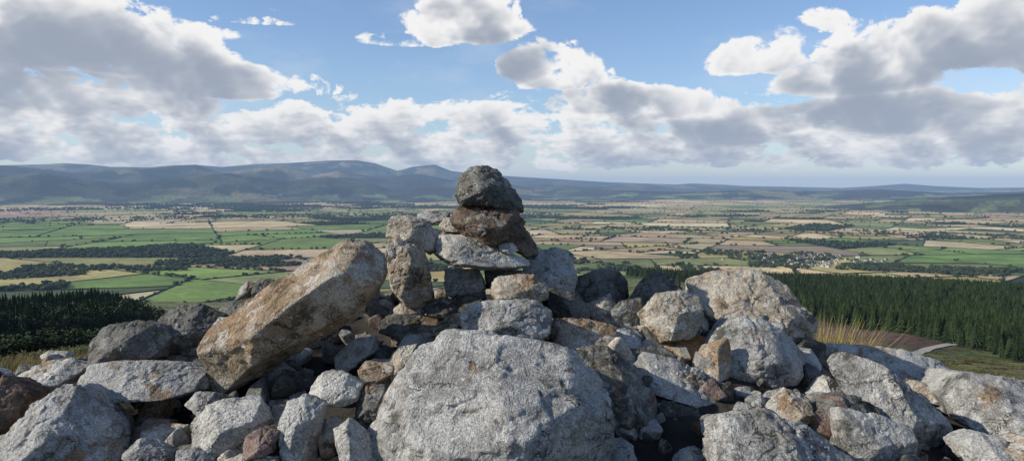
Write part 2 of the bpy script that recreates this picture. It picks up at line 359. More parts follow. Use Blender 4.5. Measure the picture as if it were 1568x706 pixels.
# ---------------------------------------------------------------- instancing
def scatter(name,pts,scl,rot,coll,idx):
    me=bpy.data.meshes.new(name);me.vertices.add(len(pts));me.vertices.foreach_set('co',np.asarray(pts,np.float32).ravel())
    for nm,ty,arr,key in(('scl','FLOAT_VECTOR',scl,'vector'),('rot','FLOAT_VECTOR',rot,'vector'),('idx','INT',idx,'value')):
        a=me.attributes.new(nm,ty,'POINT');a.data.foreach_set(key,np.asarray(arr,np.int32 if ty=='INT' else np.float32).ravel())
    o=bpy.data.objects.new(name,me);scene.collection.objects.link(o)
    g=bpy.data.node_groups.new(name+'_gn','GeometryNodeTree')
    g.interface.new_socket('Geometry',in_out='INPUT',socket_type='NodeSocketGeometry')
    g.interface.new_socket('Geometry',in_out='OUTPUT',socket_type='NodeSocketGeometry')
    gi=g.nodes.new('NodeGroupInput');go=g.nodes.new('NodeGroupOutput')
    ci=g.nodes.new('GeometryNodeCollectionInfo');ci.inputs['Collection'].default_value=coll
    ci.inputs['Separate Children'].default_value=True;ci.inputs['Reset Children'].default_value=True
    ip=g.nodes.new('GeometryNodeInstanceOnPoints');ip.inputs['Pick Instance'].default_value=True
    def na(n,t):
        x=g.nodes.new('GeometryNodeInputNamedAttribute');x.data_type=t;x.inputs['Name'].default_value=n;return x.outputs['Attribute']
    g.links.new(gi.outputs[0],ip.inputs['Points']);g.links.new(ci.outputs[0],ip.inputs['Instance'])
    g.links.new(na('idx','INT'),ip.inputs['Instance Index'])
    e=g.nodes.new('FunctionNodeEulerToRotation');g.links.new(na('rot','FLOAT_VECTOR'),e.inputs[0]);g.links.new(e.outputs[0],ip.inputs['Rotation'])
    g.links.new(na('scl','FLOAT_VECTOR'),ip.inputs['Scale']);g.links.new(ip.outputs[0],go.inputs[0])
    md=o.modifiers.new('instances','NODES');md.node_group=g
    return o
rc=bpy.data.collections.new('rubble_stones')
mk=['grey','grey','pale','tan','dark','grey','ochre','dark','grey','red','tan','dark','dark','brown']
for i,mm in enumerate(mk):
    r=random.Random(i+900);pl=[]
    hf=np.array([1,r.uniform(.6,.9),r.uniform(.4,.7)])
    for j in range(9):
        n=np.array([r.gauss(0,1),r.gauss(0,1),r.gauss(0,1)]);n/=np.linalg.norm(n)
        pl.append((n,np.linalg.norm(n*hf)*r.uniform(.5,.85)))
    for ax in range(3):
        for s in(-1,1):
            n=np.zeros(3);n[ax]=s;pl.append((n,hf[ax]))
    V,Fa=rock_shape(pl,hf,i+300,5,80,.55)
    add('rubble_stone',mesh_np('rubble_stone',V*.1,Fa),MATS[mm],coll=rc)
n=2100
x=RS.uniform(-3.6,3.6,n);y=RS.uniform(1.3,4.2,n)
s=np.exp(RS.normal(-.7,.5,n)); s=np.clip(s,.15,1.2)
z=near_h(x,y)+s*.01
scatter('rubble',np.stack([x,y,z],1),np.stack([s,s,s],1),RS.uniform(0,6.28,(n,3)),rc,RS.randint(0,len(mk),n))
n=700;a=np.radians(RS.uniform(-60,60,n));r_=RS.uniform(4.5,11,n);x=r_*np.sin(a);y=r_*np.cos(a);s=np.clip(np.exp(RS.normal(-1.1,.6,n)),.1,1.6)
keep=(x<-1.6)|(x>2.2);x,y,s=x[keep],y[keep],s[keep];n=len(x)
scatter('scree',np.stack([x,y,near_h(x,y)+s*.01],1),np.stack([s,s,s],1),RS.uniform(0,6.28,(n,3)),rc,RS.randint(0,len(mk),n))

# ---------------------------------------------------------------- terrain
azs=np.radians(np.concatenate([np.linspace(-180,-48,60,endpoint=False),np.linspace(-48,48,860),np.linspace(48,180,60,endpoint=False)[1:]]))
rs=np.concatenate([[.05],np.geomspace(.6,9,130),np.geomspace(9.2,3000,170),np.geomspace(3100,8000,14),np.linspace(8300,36000,220),[45000,60000]])
A,Rr=np.meshgrid(azs,rs);X=(Rr*np.sin(A)).ravel();Y=(Rr*np.cos(A)).ravel()
Z=terrain_h(X,Y);na_,nr=len(azs),len(rs)
i0=np.arange(nr-1)[:,None]*na_;j0=np.arange(na_)[None,:];j1=(j0+1)%na_
Fq=np.stack([i0+j0,i0+j1,i0+na_+j1,i0+na_+j0],-1).reshape(-1,4)[:,::-1]
me=mesh_np('terrain',np.stack([X,Y,Z],1),Fq)
Rf=np.hypot(X,Y);Azd=np.degrees(np.arctan2(X,Y))
def cmix(a,b,w): return a*(1-w[:,None])+np.array(b)*w[:,None]
n1=fb2(X,Y,40,5,51);n2=fb2(X,Y,9,4,61);n3=fb2(X,Y,220,4,71)
col=np.tile(np.array([.11,.125,.036]),(len(X),1))
col=cmix(col,(.19,.165,.065),sstep(-.1,.35,n1+n2*.5))
col=cmix(col,(.055,.08,.025),sstep(.0,.3,-n1+n3))
pxx,rww=project(X,np.maximum(Y,.1),Z)
heath=sstep(1195,1240,pxx)*(1-sstep(1420,1500,pxx+n1*80))*sstep(450,460,rww)*(1-sstep(526,546,rww+n2*10))*(Rf>60)*(Rf<600)
heath2=sstep(.0,.3,n3+n1*.8+n2*.4)*(Azd>5)*(Rf>12)*(Rf<600); col=cmix(col,(.12,.08,.052),heath2*.7)
col=cmix(col,(.105,.066,.052),heath)
col=cmix(col,(.035,.05,.02),sstep(20,45,Rf)*(1-sstep(-28,-23,Azd+n1*4))*(Rf<650))
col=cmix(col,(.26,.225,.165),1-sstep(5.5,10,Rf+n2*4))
col=cmix(col,(.045,.04,.034),(1-sstep(4.0,5.0,Rf))*1.0)  # ground darkened under the pile to paint shade between the stones
mo=(Rf>2900)
m1=fb2(X,Y,2500,5,81);m2=fb2(X,Y,700,4,91)
hc=np.tile(np.array([.06,.065,.037]),(len(X),1))
hc=cmix(hc,(.17,.14,.08),sstep(.08,.3,m1));hc=cmix(hc,(.018,.026,.019),sstep(-.0,.12,m2))
hc=cmix(hc,(.032,.03,.028),sstep(.03,.22,-m1))  # dark heather tone, also standing in for cloud shade on the hills
hc=cmix(hc,(.13,.16,.06),sstep(.05,.12,fb2(X,Y,500,2,95))*(Z<-150))
col=np.where(mo[:,None],hc,col)
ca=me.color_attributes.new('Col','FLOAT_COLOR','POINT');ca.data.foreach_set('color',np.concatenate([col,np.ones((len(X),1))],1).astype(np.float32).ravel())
m,t,b=new_mat('moorland')
at=t.n('ShaderNodeAttribute',attribute_name='Col').outputs['Color'];tc=t.n('ShaderNodeNewGeometry').outputs['Position']
f1=t.noise(tc,.35,5,.7);f2=t.noise(tc,6,4,.7);f3=t.noise(tc,.02,4,.65);f4=t.noise(tc,.0016,5,.6)
k=t.m('MULTIPLY',t.m('MULTIPLY',t.ramp(f1,.3,.7,.4,1.55),t.ramp(f2,.3,.7,.65,1.35)),t.m('MULTIPLY',t.ramp(f3,.3,.7,.6,1.4),t.ramp(f4,.35,.65,.7,1.3)))
t.L.new(t.scale(at,k),b.inputs['Base Color'])
bp=t.n('ShaderNodeBump');bp.inputs['Distance'].default_value=1;bp.inputs['Strength'].default_value=.8
t.L.new(t.m('ADD',t.m('MULTIPLY',f1,1.5),t.m('MULTIPLY',f2,.05)),bp.inputs['Height']);t.L.new(bp.outputs[0],b.inputs['Normal'])
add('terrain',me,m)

# ---------------------------------------------------------------- fields
bm=bmesh.new()
vs=[bm.verts.new(p) for p in((-19000,1000,0),(19000,1000,0),(19000,23000,0),(-19000,23000,0))]
bm.faces.new(vs);rnd=random.Random(5)
def fsize(c):
    r=math.hypot(c.x,c.y)
    s=165+.03*r
    if c.x<-300 and 2300<r<5600: s*=1.6
    return s*rnd.choice((.7,1,1.2,1.7))
stack=list(bm.faces);done=0
while stack and done<9000:
    f=stack.pop()
    if not f.is_valid: continue
    c=f.calc_center_median();ar=f.calc_area()
    az=abs(math.degrees(math.atan2(c.x,max(c.y,1))))
    if az>43 and ar<4e6: continue
    if math.hypot(c.x,c.y)>17500 and ar<3e6: continue
    if ar<fsize(c)**2: continue
    pts=[v.co for v in f.verts]
    a=np.array([[p.x-c.x,p.y-c.y] for p in pts]);w,v=np.linalg.eigh(a.T@a);d=v[:,1]
    ang=math.atan2(d[1],d[0])+rnd.gauss(0,.24 if ar>1e7 else .15)
    no=Vector((math.cos(ang),math.sin(ang),0))
    e=[(p-c).dot(no) for p in pts];off=(min(e)+(max(e)-min(e))*rnd.uniform(.32,.68))
    geom=[f]+list(f.edges)+list(f.verts)
    r=bmesh.ops.bisect_plane(bm,geom=geom,plane_co=c+no*off,plane_no=no,dist=.5)
    nf=[g for g in r['geom'] if isinstance(g,bmesh.types.BMFace)]
    if len(nf)<2: continue
    stack+=nf;done+=1
print('fields',len(bm.faces))
PAL={'g1':(.15,.22,.05),'g2':(.11,.15,.042),'g3':(.22,.235,.085),'g4':(.07,.10,.035),'t1':(.50,.38,.20),'t2':(.41,.31,.17),'p':(.33,.235,.155),'w':(.025,.036,.018),'t3':(.57,.46,.27),'o':(.31,.265,.10)}
REG=[(-80,336,165,366,'g1'),(165,330,285,352,'t3'),(95,325,165,334,'t2'),(285,343,395,358,'t1'),(395,346,520,374,'g1'),(200,352,395,375,'g1'),(520,348,590,366,'t3'),
 (-80,366,130,376,'g2'),(130,372,230,384,'t1'),(-80,404,150,440,'p'),(155,394,325,412,'g3'),(150,412,420,455,'g1'),(325,394,440,418,'p'),(420,394,600,440,'g3'),(250,284,350,309,'t3'),(880,395,1060,445,'g3'),(-80,320,95,335,'p'),
 (820,358,925,376,'t2'),(925,360,990,378,'p'),(1000,370,1090,385,'t2'),(1420,385,1568,402,'g1'),(-80,386,300,394,'w')]
woods_and_shade=[];fr=random.Random(3)
lay=bm.faces.layers.float_vector.new('fc')
for f in bm.faces:
    c=f.calc_center_median();u,w=project(c.x,c.y,-260)
    tanprob=.44+.18*float(sstep(500,1000,np.array([u]))[0])
    nn=float(fb2(c.x,c.y,1500,2,14)[0])
    k=None
    for a0,b0,a1,b1,kk in REG:
        if a0<=u<=a1 and b0<=w<=b1:k=kk;break
    if k is None:
        if fr.random()<tanprob+nn*.35: k=fr.choice(['t1','t2','p','t2','o','t3','o','t1'])
        elif fr.random()<(.14 if u>500 else .2)+(.4 if (u<720 and w<316) else 0)+(.55 if float(fb2(c.x,c.y,2600,2,44)[0])>.18 else 0): k='w'  # extra dark wood, far left and in patches, stands in for cloud shadow
        else: k=fr.choice(['g1','g2','g3','g3','g4','g2','o'])
    if k=='w':woods_and_shade.append([(v.co.x,v.co.y) for v in f.verts])
    q=PAL[k];j=fr.uniform(.78,1.2);f[lay]=(q[0]*j*fr.uniform(.9,1.1),q[1]*j,q[2]*j)
edges=[]
for e in bm.edges:
    a,b_=e.verts[0].co,e.verts[1].co
    edges.append((a.x,a.y,b_.x,b_.y))
bmesh.ops.triangulate(bm,faces=list(bm.faces))
bmesh.ops.subdivide_edges(bm,edges=list(bm.edges),cuts=2,use_grid_fill=True)
bmesh.ops.triangulate(bm,faces=[f for f in bm.faces if len(f.verts)>3])
cs=np.array([v.co[:] for v in bm.verts]);hz=plain_h(cs[:,0],cs[:,1])
for v,h in zip(bm.verts,hz): v.co.z=h
me=bpy.data.meshes.new('farm_fields');bm.to_mesh(me);bm.free()
m,t,b=new_mat('farmland')
at=t.n('ShaderNodeAttribute',attribute_name='fc').outputs['Vector'];tc=t.n('ShaderNodeNewGeometry').outputs['Position']
f1=t.noise(tc,.006,5,.65);f2=t.noise(tc,.05,4,.7)
k=t.m('MULTIPLY',t.ramp(f1,.3,.7,.7,1.3),t.ramp(f2,.3,.7,.82,1.18))
t.L.new(t.scale(at,k),b.inputs['Base Color'])
add('farm_fields',me,m)

# ---------------------------------------------------------------- foliage
def leaf_mat(name,c1,c2,sc):
    m,t,b=new_mat(name);tc=t.n('ShaderNodeTexCoord').outputs['Object'];rn=t.n('ShaderNodeObjectInfo').outputs['Random']
    f=t.noise(tc,sc,2,.7)
    t.L.new(t.scale(t.mix(t.ramp(f,.35,.65),c1,c2),t.ramp(rn,0,1,.6,1.4)),b.inputs['Base Color']);return m
MC=leaf_mat('conifer_needles',(.020,.034,.013),(.042,.066,.021),1.2)
MB=leaf_mat('broadleaf_foliage',(.022,.034,.013),(.046,.062,.022),.6)
MK=leaf_mat('bracken_fronds',(.06,.075,.022),(.13,.11,.045),2.)
mt,t,b=new_mat('bark');b.inputs['Base Color'].default_value=(.07,.05,.035,1)
cc=bpy.data.collections.new('conifers')
for i in range(5):
    r=random.Random(i+50);V=[];Fc=[]
    nt=13
    for k in range(nt):
        f=k/(nt-1);z0=.10+.86*f;R=(.21*(1-f)**.85+.018)*r.uniform(.85,1.15);drop=.07*(1-f)+.03
        n_=11;b0=len(V);V.append((r.uniform(-.01,.01),r.uniform(-.01,.01),z0+.06))
        a0=r.uniform(0,6)
        for j in range(n_*2):
            aa=a0+j*math.pi/n_;rad=R*(r.uniform(.8,1.15) if j%2==0 else r.uniform(.35,.55))
            V.append((rad*math.cos(aa),rad*math.sin(aa),z0-drop*(rad/R)*r.uniform(.7,1.2)))
        for j in range(n_*2):Fc.append((b0,b0+1+j,b0+1+(j+1)%(n_*2)))
    b0=len(V);
    for a_ in range(5):V.append((.015*math.cos(a_*1.257),.015*math.sin(a_*1.257),-.03))
    V.append((0,0,.98));Fc+=[(b0+a_,b0+(a_+1)%5,b0+5) for a_ in range(5)]
    me=mesh_np('conifer',np.array(V),np.array(Fc),False);o=add('conifer',me,MC,coll=cc)
    me.materials.append(mt);mi=np.zeros(len(Fc),np.int32);mi[-5:]=1;me.polygons.foreach_set('material_index',mi)
bc=bpy.data.collections.new('broadleaf_trees');kc=bpy.data.collections.new('bracken_clumps');lc=bpy.data.collections.new('leafy_trees')
for i in range(6):
    r=random.Random(i+80);Vs=[];Fs=[];off=0
    S,Fa=ico(2)
    for k in range(r.randint(5,8)):
        c0=np.array([r.gauss(0,.22),r.gauss(0,.22),r.uniform(.35,.8)]);rad=r.uniform(.18,.32)
        P_=S*rad*np.array([1,1,.8]);P_=P_*(1+.45*perlin(S*2.3+i*5+k*3.1))[:,None]+c0
        Vs.append(P_);Fs.append(Fa+off);off+=len(S)
    b0=off
    tv=[(.05*math.cos(a_*1.257),.05*math.sin(a_*1.257),-.1) for a_ in range(5)]+[(0,0,.7)]
    Vs.append(np.array(tv));Fs.append(np.array([(b0+a_,b0+(a_+1)%5,b0+5) for a_ in range(5)]))
    Fa2=np.concatenate(Fs);me=mesh_np('broadleaf_tree',np.concatenate(Vs),Fa2,False);add('broadleaf_tree',me,MB,coll=bc)
    me.materials.append(mt);mi=np.zeros(len(Fa2),np.int32);mi[-5:]=1;me.polygons.foreach_set('material_index',mi)
def quads(C_,Nn,sz):
    n=len(C_);A1=np.cross(Nn,RS.normal(size=(n,3)));A1/=np.linalg.norm(A1,axis=1)[:,None];A2=np.cross(Nn,A1)
    s=sz[:,None];V=np.stack([C_-A1*s,C_-A2*s*.7,C_+A1*s,C_+A2*s*.7],1).reshape(-1,3)
    return V,np.arange(4*n).reshape(-1,4)
for i in range(5):
    r=random.Random(i+180);cen=[];nor=[]
    lob=[(np.array([r.gauss(0,.2),r.gauss(0,.2),r.uniform(.4,.82)]),r.uniform(.13,.24)) for _ in range(9)]
    for c0,rad in lob:
        d=RS.normal(size=(110,3));d/=np.linalg.norm(d,axis=1)[:,None]
        cen.append(c0+d*rad*RS.uniform(.6,1.1,(110,1)));nn_=d+RS.normal(size=(110,3))*.5;nor.append(nn_/np.linalg.norm(nn_,axis=1)[:,None])
    cen=np.concatenate(cen);nor=np.concatenate(nor)
    V,Fq_=quads(cen,nor,RS.uniform(.02,.05,len(cen)))
    tv=[];tf=[]
    for (e0,e1,w) in [((0,0,-.1),(0,0,.6),.03)]+[((0,0,.3),tuple(l[0]),.012) for l in lob[:6]]:
        b0=len(V)+len(tv)
        for q_,ww in((e0,w),(e1,w*.4)):
            for a_ in range(4):tv.append((q_[0]+ww*math.cos(a_*1.57),q_[1]+ww*math.sin(a_*1.57),q_[2]))
        tf+=[(b0+a_,b0+(a_+1)%4,b0+4+(a_+1)%4,b0+4+a_) for a_ in range(4)]
    FF=np.concatenate([Fq_,np.array(tf)]);me=mesh_np('leafy_tree',np.concatenate([V,np.array(tv)]),FF,False);add('leafy_tree',me,MB,coll=lc)
    me.materials.append(mt);mi=np.zeros(len(FF),np.int32);mi[len(Fq_):]=1;me.polygons.foreach_set('material_index',mi)
for i in range(4):
    r=random.Random(i+700);V=[];Fv=[]
    for j in range(70):
        a=r.uniform(0,6.28);L=r.uniform(.3,.8);w=r.uniform(.03,.06);x0,y0=r.gauss(0,.45),r.gauss(0,.45);dx,dy=math.cos(a),math.sin(a);h=r.uniform(.4,1)
        b0=len(V)
        for f,ww in((0,.4),(.5,1),(1,.15)):
            for s_ in(-1,1):V.append((x0+dx*L*f-dy*w*ww*s_,y0+dy*L*f+dx*w*ww*s_,h*(1-(1-f*1.1)**2)*.9-.05))
        Fv+=[(b0,b0+1,b0+3,b0+2),(b0+2,b0+3,b0+5,b0+4)]
    add('bracken',mesh_np('bracken',np.array(V),np.array(Fv),False),MK,coll=kc)
def plant(name,x,y,z,h,coll,nv,wid=1.0):
    n=len(x);h=np.asarray(h);w=h*wid*RS.uniform(.85,1.2,n)
    rot=np.zeros((n,3));rot[:,2]=RS.uniform(0,6.28,n);rot[:,0]=RS.normal(0,.03,n)
    return scatter(name,np.stack([x,y,z],1),np.stack([w,w,h],1),rot,coll,RS.randint(0,nv,n))
n=16000;azd=RS.uniform(9,46,n);rr=np.sqrt(RS.uniform(300**2,1150**2,n))
st=np.interp(azd,[9,14,17,20,22,26,31,35,46],[1050,860,640,520,470,415,370,335,310])
x=rr*np.sin(np.radians(azd));y=rr*np.cos(np.radians(azd));st=st+fb2(x,y,60,3,4)*35
k=rr>st;x,y=x[k],y[k]
plant('conifer_forest',x,y,near_h(x,y)-.3,RS.uniform(7,15.5,len(x)),cc,5,1.0)
n=12000;azd=RS.uniform(-48,-23.,n);rr=np.sqrt(RS.uniform(200**2,720**2,n))
x=rr*np.sin(np.radians(azd));y=rr*np.cos(np.radians(azd))
st=np.interp(azd,[-48,-35,-30,-27,-23],[250,260,320,400,600])+fb2(x,y,70,3,6)*70
k=(rr>st);x,y=x[k],y[k];h=RS.uniform(7,17,len(x))*np.clip(.5+rr[k]/700,.4,1.2);mixk=RS.rand(len(x))<.6
plant('conifer_wood',x[mixk],y[mixk],near_h(x[mixk],y[mixk])-.3,h[mixk],cc,5)
plant('broadleaf_wood',x[~mixk],y[~mixk],near_h(x[~mixk],y[~mixk])-.3,h[~mixk]*.8,lc,5,1.15)
n=900;azd=RS.uniform(-42,-24,n);rr=np.exp(RS.uniform(math.log(45),math.log(300),n));x=rr*np.sin(np.radians(azd));y=rr*np.cos(np.radians(azd))
k=fb2(x,y,25,3,17)>.02;x,y,rr=x[k],y[k],rr[k]
plant('gorse_bush',x,y,near_h(x,y)-.4,RS.uniform(1,2.6,len(x)),lc,5,1.4)
n=9000;azd=np.where(RS.rand(n)<.6,RS.uniform(17,40,n),RS.uniform(-42,-20,n));rr=np.exp(RS.uniform(math.log(40),math.log(330),n))
x=rr*np.sin(np.radians(azd));y=rr*np.cos(np.radians(azd));k=(fb2(x,y,14,3,12)>.03);x,y,rr=x[k],y[k],rr[k]
plant('bracken',x,y,near_h(x,y),RS.uniform(.25,.5,len(x))*(1+rr/400),kc,4,1.8)
hx=[];hy=[];hs=[];HV=[];HF=[];er=random.Random(9)
for (x0,y0,x1,y1) in edges:
    L=math.hypot(x1-x0,y1-y0);mx,my=(x0+x1)/2,(y0+y1)/2;r=math.hypot(mx,my)
    if r>14500 or L<5 or abs(math.degrees(math.atan2(mx,my)))>42: continue
    dens=er.choice((.03,.1,.25,.5,.95))
    if r>1400:
        sp=9+r*.0045;ns=int(L/sp)
        for i in range(ns):
            if er.random()<dens:
                f=(i+er.random())/max(ns,1);hx.append(x0+(x1-x0)*f+er.gauss(0,3));hy.append(y0+(y1-y0)*f+er.gauss(0,3));hs.append(er.uniform(5,13))
    if r<7500:
        dx,dy=(x1-x0)/L,(y1-y0)/L;w=er.uniform(1.2,2.4);h=er.uniform(1.5,3)
        ns=max(1,int(L/60));b0=len(HV)
        for i in range(ns+1):
            f=i/ns;cx=x0+(x1-x0)*f;cy=y0+(y1-y0)*f
            hh=h*er.uniform(.7,1.3)
            HV+=[(cx-dy*w,cy+dx*w,-2.),(cx-dy*w*.6,cy+dx*w*.6,hh),(cx+dy*w*.6,cy-dx*w*.6,hh),(cx+dy*w,cy-dx*w,-2.)]
        for i in range(ns):
            a_=b0+i*4
            for q in range(3):HF.append((a_+q,a_+q+4,a_+q+5,a_+q+1))
for poly in woods_and_shade:
    p=np.array(poly);c=p.mean(0);r=math.hypot(*c)
    if r>15500 or abs(math.degrees(math.atan2(c[0],c[1])))>42: continue
    lo,hi=p.min(0),p.max(0);sp=11+r*.004;nn=int((hi-lo).prod()/sp**2);nn=min(nn,900)
    q=RS.uniform(lo,hi,(nn,2));ins=np.zeros(nn,bool);j=len(p)-1
    for i in range(len(p)):
        cnd=((p[i,1]>q[:,1])!=(p[j,1]>q[:,1]))&(q[:,0]<(p[j,0]-p[i,0])*(q[:,1]-p[i,1])/(p[j,1]-p[i,1]+1e-9)+p[i,0]);ins^=cnd;j=i
    q=q[ins];hx+=list(q[:,0]);hy+=list(q[:,1]);hs+=list(RS.uniform(8,14,len(q))+r*.0004)
hx=np.array(hx);hy=np.array(hy);hs=np.array(hs)
print('valley trees',len(hx),'hedges',len(HF))
hz=plain_h(hx,hy);k=(hz>near_h(hx,hy)-2)
plant('valley_trees',hx[k],hy[k],hz[k]-.5,hs[k],bc,6,1.25)
HV=np.array(HV);HV[:,2]+=plain_h(HV[:,0],HV[:,1])
add('hedgerow',mesh_np('hedgerow',HV,np.array(HF),False),leaf_mat('hedge',(.03,.045,.016),(.055,.075,.025),.05))
def belt(name,a0,a1,r0,r1,n,hh=(6,13)):
    azd=RS.uniform(a0,a1,n);rr=RS.uniform(r0,r1,n);x=rr*np.sin(np.radians(azd));y=rr*np.cos(np.radians(azd))
    k=fb2(x,y,160,3,33)>-.02;x,y=x[k],y[k];z=np.maximum(plain_h(x,y),near_h(x,y))
    plant(name,x,y,z-.5,RS.uniform(hh[0],hh[1],len(x)),bc,6,1.25)
belt('tree_belt',-36,-10,2450,2800,2600);belt('tree_belt',-36,-24,3300,3500,600)
belt('tree_belt',13,24,2480,3050,900);belt('tree_belt',4,36,4300,4700,1200);belt('tree_belt',24,37,2500,2700,900);belt('tree_belt',-36,4,6200,7000,1500,(9,15));belt('tree_belt',-36,-5,9000,10200,1800,(10,18))
belt('tree_belt',2,16,2150,2500,500)

# ---------------------------------------------------------------- village
mw,t,b=new_mat('house_wall');b.inputs['Base Color'].default_value=(.42,.38,.32,1)
mr,t,b=new_mat('slate_roof');b.inputs['Base Color'].default_value=(.13,.12,.125,1)
V=[];Fv=[];mi=[];r=random.Random(4)
for i in range(120):
    az=math.radians(r.gauss(22.0,2.3));d=r.uniform(2560,2950);cx,cy=d*math.sin(az),d*math.cos(az)
    cz=float(plain_h(cx,cy)[0])-.5;L=r.uniform(8,18)/2;W=r.uniform(6,8)/2;H=r.uniform(4.5,6.5);Rf_=H+r.uniform(2.5,3.5);a=r.choice((0,1.57))+r.gauss(.4,.25)
    ca_,sa=math.cos(a),math.sin(a);b0=len(V)
    for (lx,ly,lz) in((-L,-W,0),(L,-W,0),(L,W,0),(-L,W,0),(-L,-W,H),(L,-W,H),(L,W,H),(-L,W,H),(-L,0,Rf_),(L,0,Rf_)):
        V.append((cx+lx*ca_-ly*sa,cy+lx*sa+ly*ca_,cz+lz))
    for f,mm in(((0,1,5,4),0),((2,3,7,6),0),((4,5,9,8),1),((6,7,8,9),1),((1,2,6,5),0),((5,6,9,9),0),((3,0,4,7),0),((7,4,8,8),0)):
        Fv.append([b0+q for q in f]);mi.append(mm)
me=bpy.data.meshes.new('village');me.from_pydata(V,[],[list(dict.fromkeys(f)) for f in Fv]);me.materials.append(mw);me.materials.append(mr)
me.polygons.foreach_set('material_index',mi);add('village',me)

# ---------------------------------------------------------------- track
cp=[(1370,556),(1395,543),(1425,533),(1460,527),(1500,523.5),(1525,521.5)]
us=np.linspace(0,len(cp)-1,26);W=[hit(np.interp(u,range(len(cp)),[c[0] for c in cp]),np.interp(u,range(len(cp)),[c[1] for c in cp]),60) for u in us]
P=np.array([[w[0],w[1]] for w in W])
for _ in range(3): P[1:-1]=(P[:-2]+P[1:-1]*2+P[2:])/4
tt=np.linspace(0,len(P)-1,140);px_=np.interp(tt,range(len(P)),P[:,0]);py_=np.interp(tt,range(len(P)),P[:,1])
V=[];nn_=len(tt)
for i in range(nn_):
    j=min(i+1,nn_-1);k=max(i-1,0);d=np.array([px_[j]-px_[k],py_[j]-py_[k]]);d/=np.linalg.norm(d)+1e-9
    for s_ in(-1,1):
        xx,yy=px_[i]-d[1]*s_*1.9,py_[i]+d[0]*s_*1.9;V.append((xx,yy,float(near_h(xx,yy)[0])+.25))
Fv=[(2*i,2*i+1,2*i+3,2*i+2) for i in range(nn_-1)]
m,t,b=new_mat('track_gravel');tc=t.n('ShaderNodeNewGeometry').outputs['Position']
t.L.new(t.mix(t.noise(tc,.8,5,.6),(.30,.27,.22),(.42,.38,.32)),b.inputs['Base Color'])
add('track',mesh_np('track',np.array(V),np.array(Fv)),m)

# ---------------------------------------------------------------- grass
def grass_mat(name,c1,c2):
    m,t,b=new_mat(name);rn=t.n('ShaderNodeNewGeometry').outputs['Random Per Island'];t.L.new(t.mix(rn,c1,c2),b.inputs['Base Color']);return m
MG=grass_mat('dry_grass',(.36,.27,.10),(.17,.15,.055));MH=grass_mat('heather',(.07,.065,.03),(.12,.10,.04))
def tuft(name,cx,cy,rad,n,h,mat,seed):
    r=random.Random(seed);V=[];Fv=[]
    for i in range(n):
        a=r.uniform(0,6.28);q=rad*math.sqrt(r.random());x,y=cx+q*math.cos(a),cy+q*math.sin(a)
        V.append((x,y,None,r.uniform(.5,1)*h,a+r.gauss(0,.6),r.uniform(.1,.6)*h,r.uniform(.0015,.0035)))
    zz=near_h([v[0] for v in V],[v[1] for v in V])-.02
    out=[]
    for (x,y,_,hh,a,le,w),z in zip(V,zz):
        b0=len(out);dx,dy=math.cos(a),math.sin(a);
        for f,ww in((0,1),(.5,.8),(1,.1)):
            for s_ in(-1,1):out.append((x+dx*le*f*f-dy*w*ww*s_,y+dy*le*f*f+dx*w*ww*s_,z+hh*f*(1-.15*f)))
        Fv+=[(b0,b0+1,b0+3,b0+2),(b0+2,b0+3,b0+5,b0+4)]
    add(name,mesh_np(name,np.array(out),np.array(Fv)),mat)
for i,(px,rad,n,h) in enumerate([(1266,.16,900,.68),(1285,.16,700,.58),(1252,.14,400,.52),(1302,.16,400,.48)]):
    p=at_y(px,540,4.5);tuft('grass_tuft',p[0],p[1],rad,n,h,MG,i)
for i in range(60):
    r=random.Random(i+70);a=math.radians(r.uniform(-38,-24));d=r.uniform(4.6,11)
    tuft('grass_tuft' if i%4 else 'heather_clump',d*math.sin(a),d*math.cos(a),r.uniform(.2,.6),420,r.uniform(.16,.36),MG if i%4 else MH,i+10)
for i in range(22):
    r=random.Random(i+170);a=math.radians(r.uniform(19,38));d=r.uniform(6,12)
    tuft('heather_clump' if i%3 else 'grass_tuft',d*math.sin(a),d*math.cos(a),r.uniform(.3,.7),380,r.uniform(.12,.3),MH if i%3 else MG,i+100)

# ---------------------------------------------------------------- haze (absorbing box; its blue glow stands in for scattered light)
bpy.ops.mesh.primitive_cube_add(size=1,location=(0,0,50));hz_=bpy.context.object;hz_.name='haze_glow_box';hz_.scale=(130000,130000,1300)
m=bpy.data.materials.new('haze_and_glow');m.use_nodes=True;nt=m.node_tree;nt.nodes.clear()
o=nt.nodes.new('ShaderNodeOutputMaterial');ab=nt.nodes.new('ShaderNodeVolumeAbsorption');em=nt.nodes.new('ShaderNodeEmission');ad=nt.nodes.new('ShaderNodeAddShader')
SIG=2.7e-5
ab.inputs['Color'].default_value=(0.15,.08,0,1);ab.inputs['Density'].default_value=SIG
em.inputs['Color'].default_value=(.27,.42,.67,1);em.inputs['Strength'].default_value=SIG
nt.links.new(ab.outputs[0],ad.inputs[0]);nt.links.new(em.outputs[0],ad.inputs[1]);nt.links.new(ad.outputs[0],o.inputs['Volume'])
hz_.data.materials.append(m)

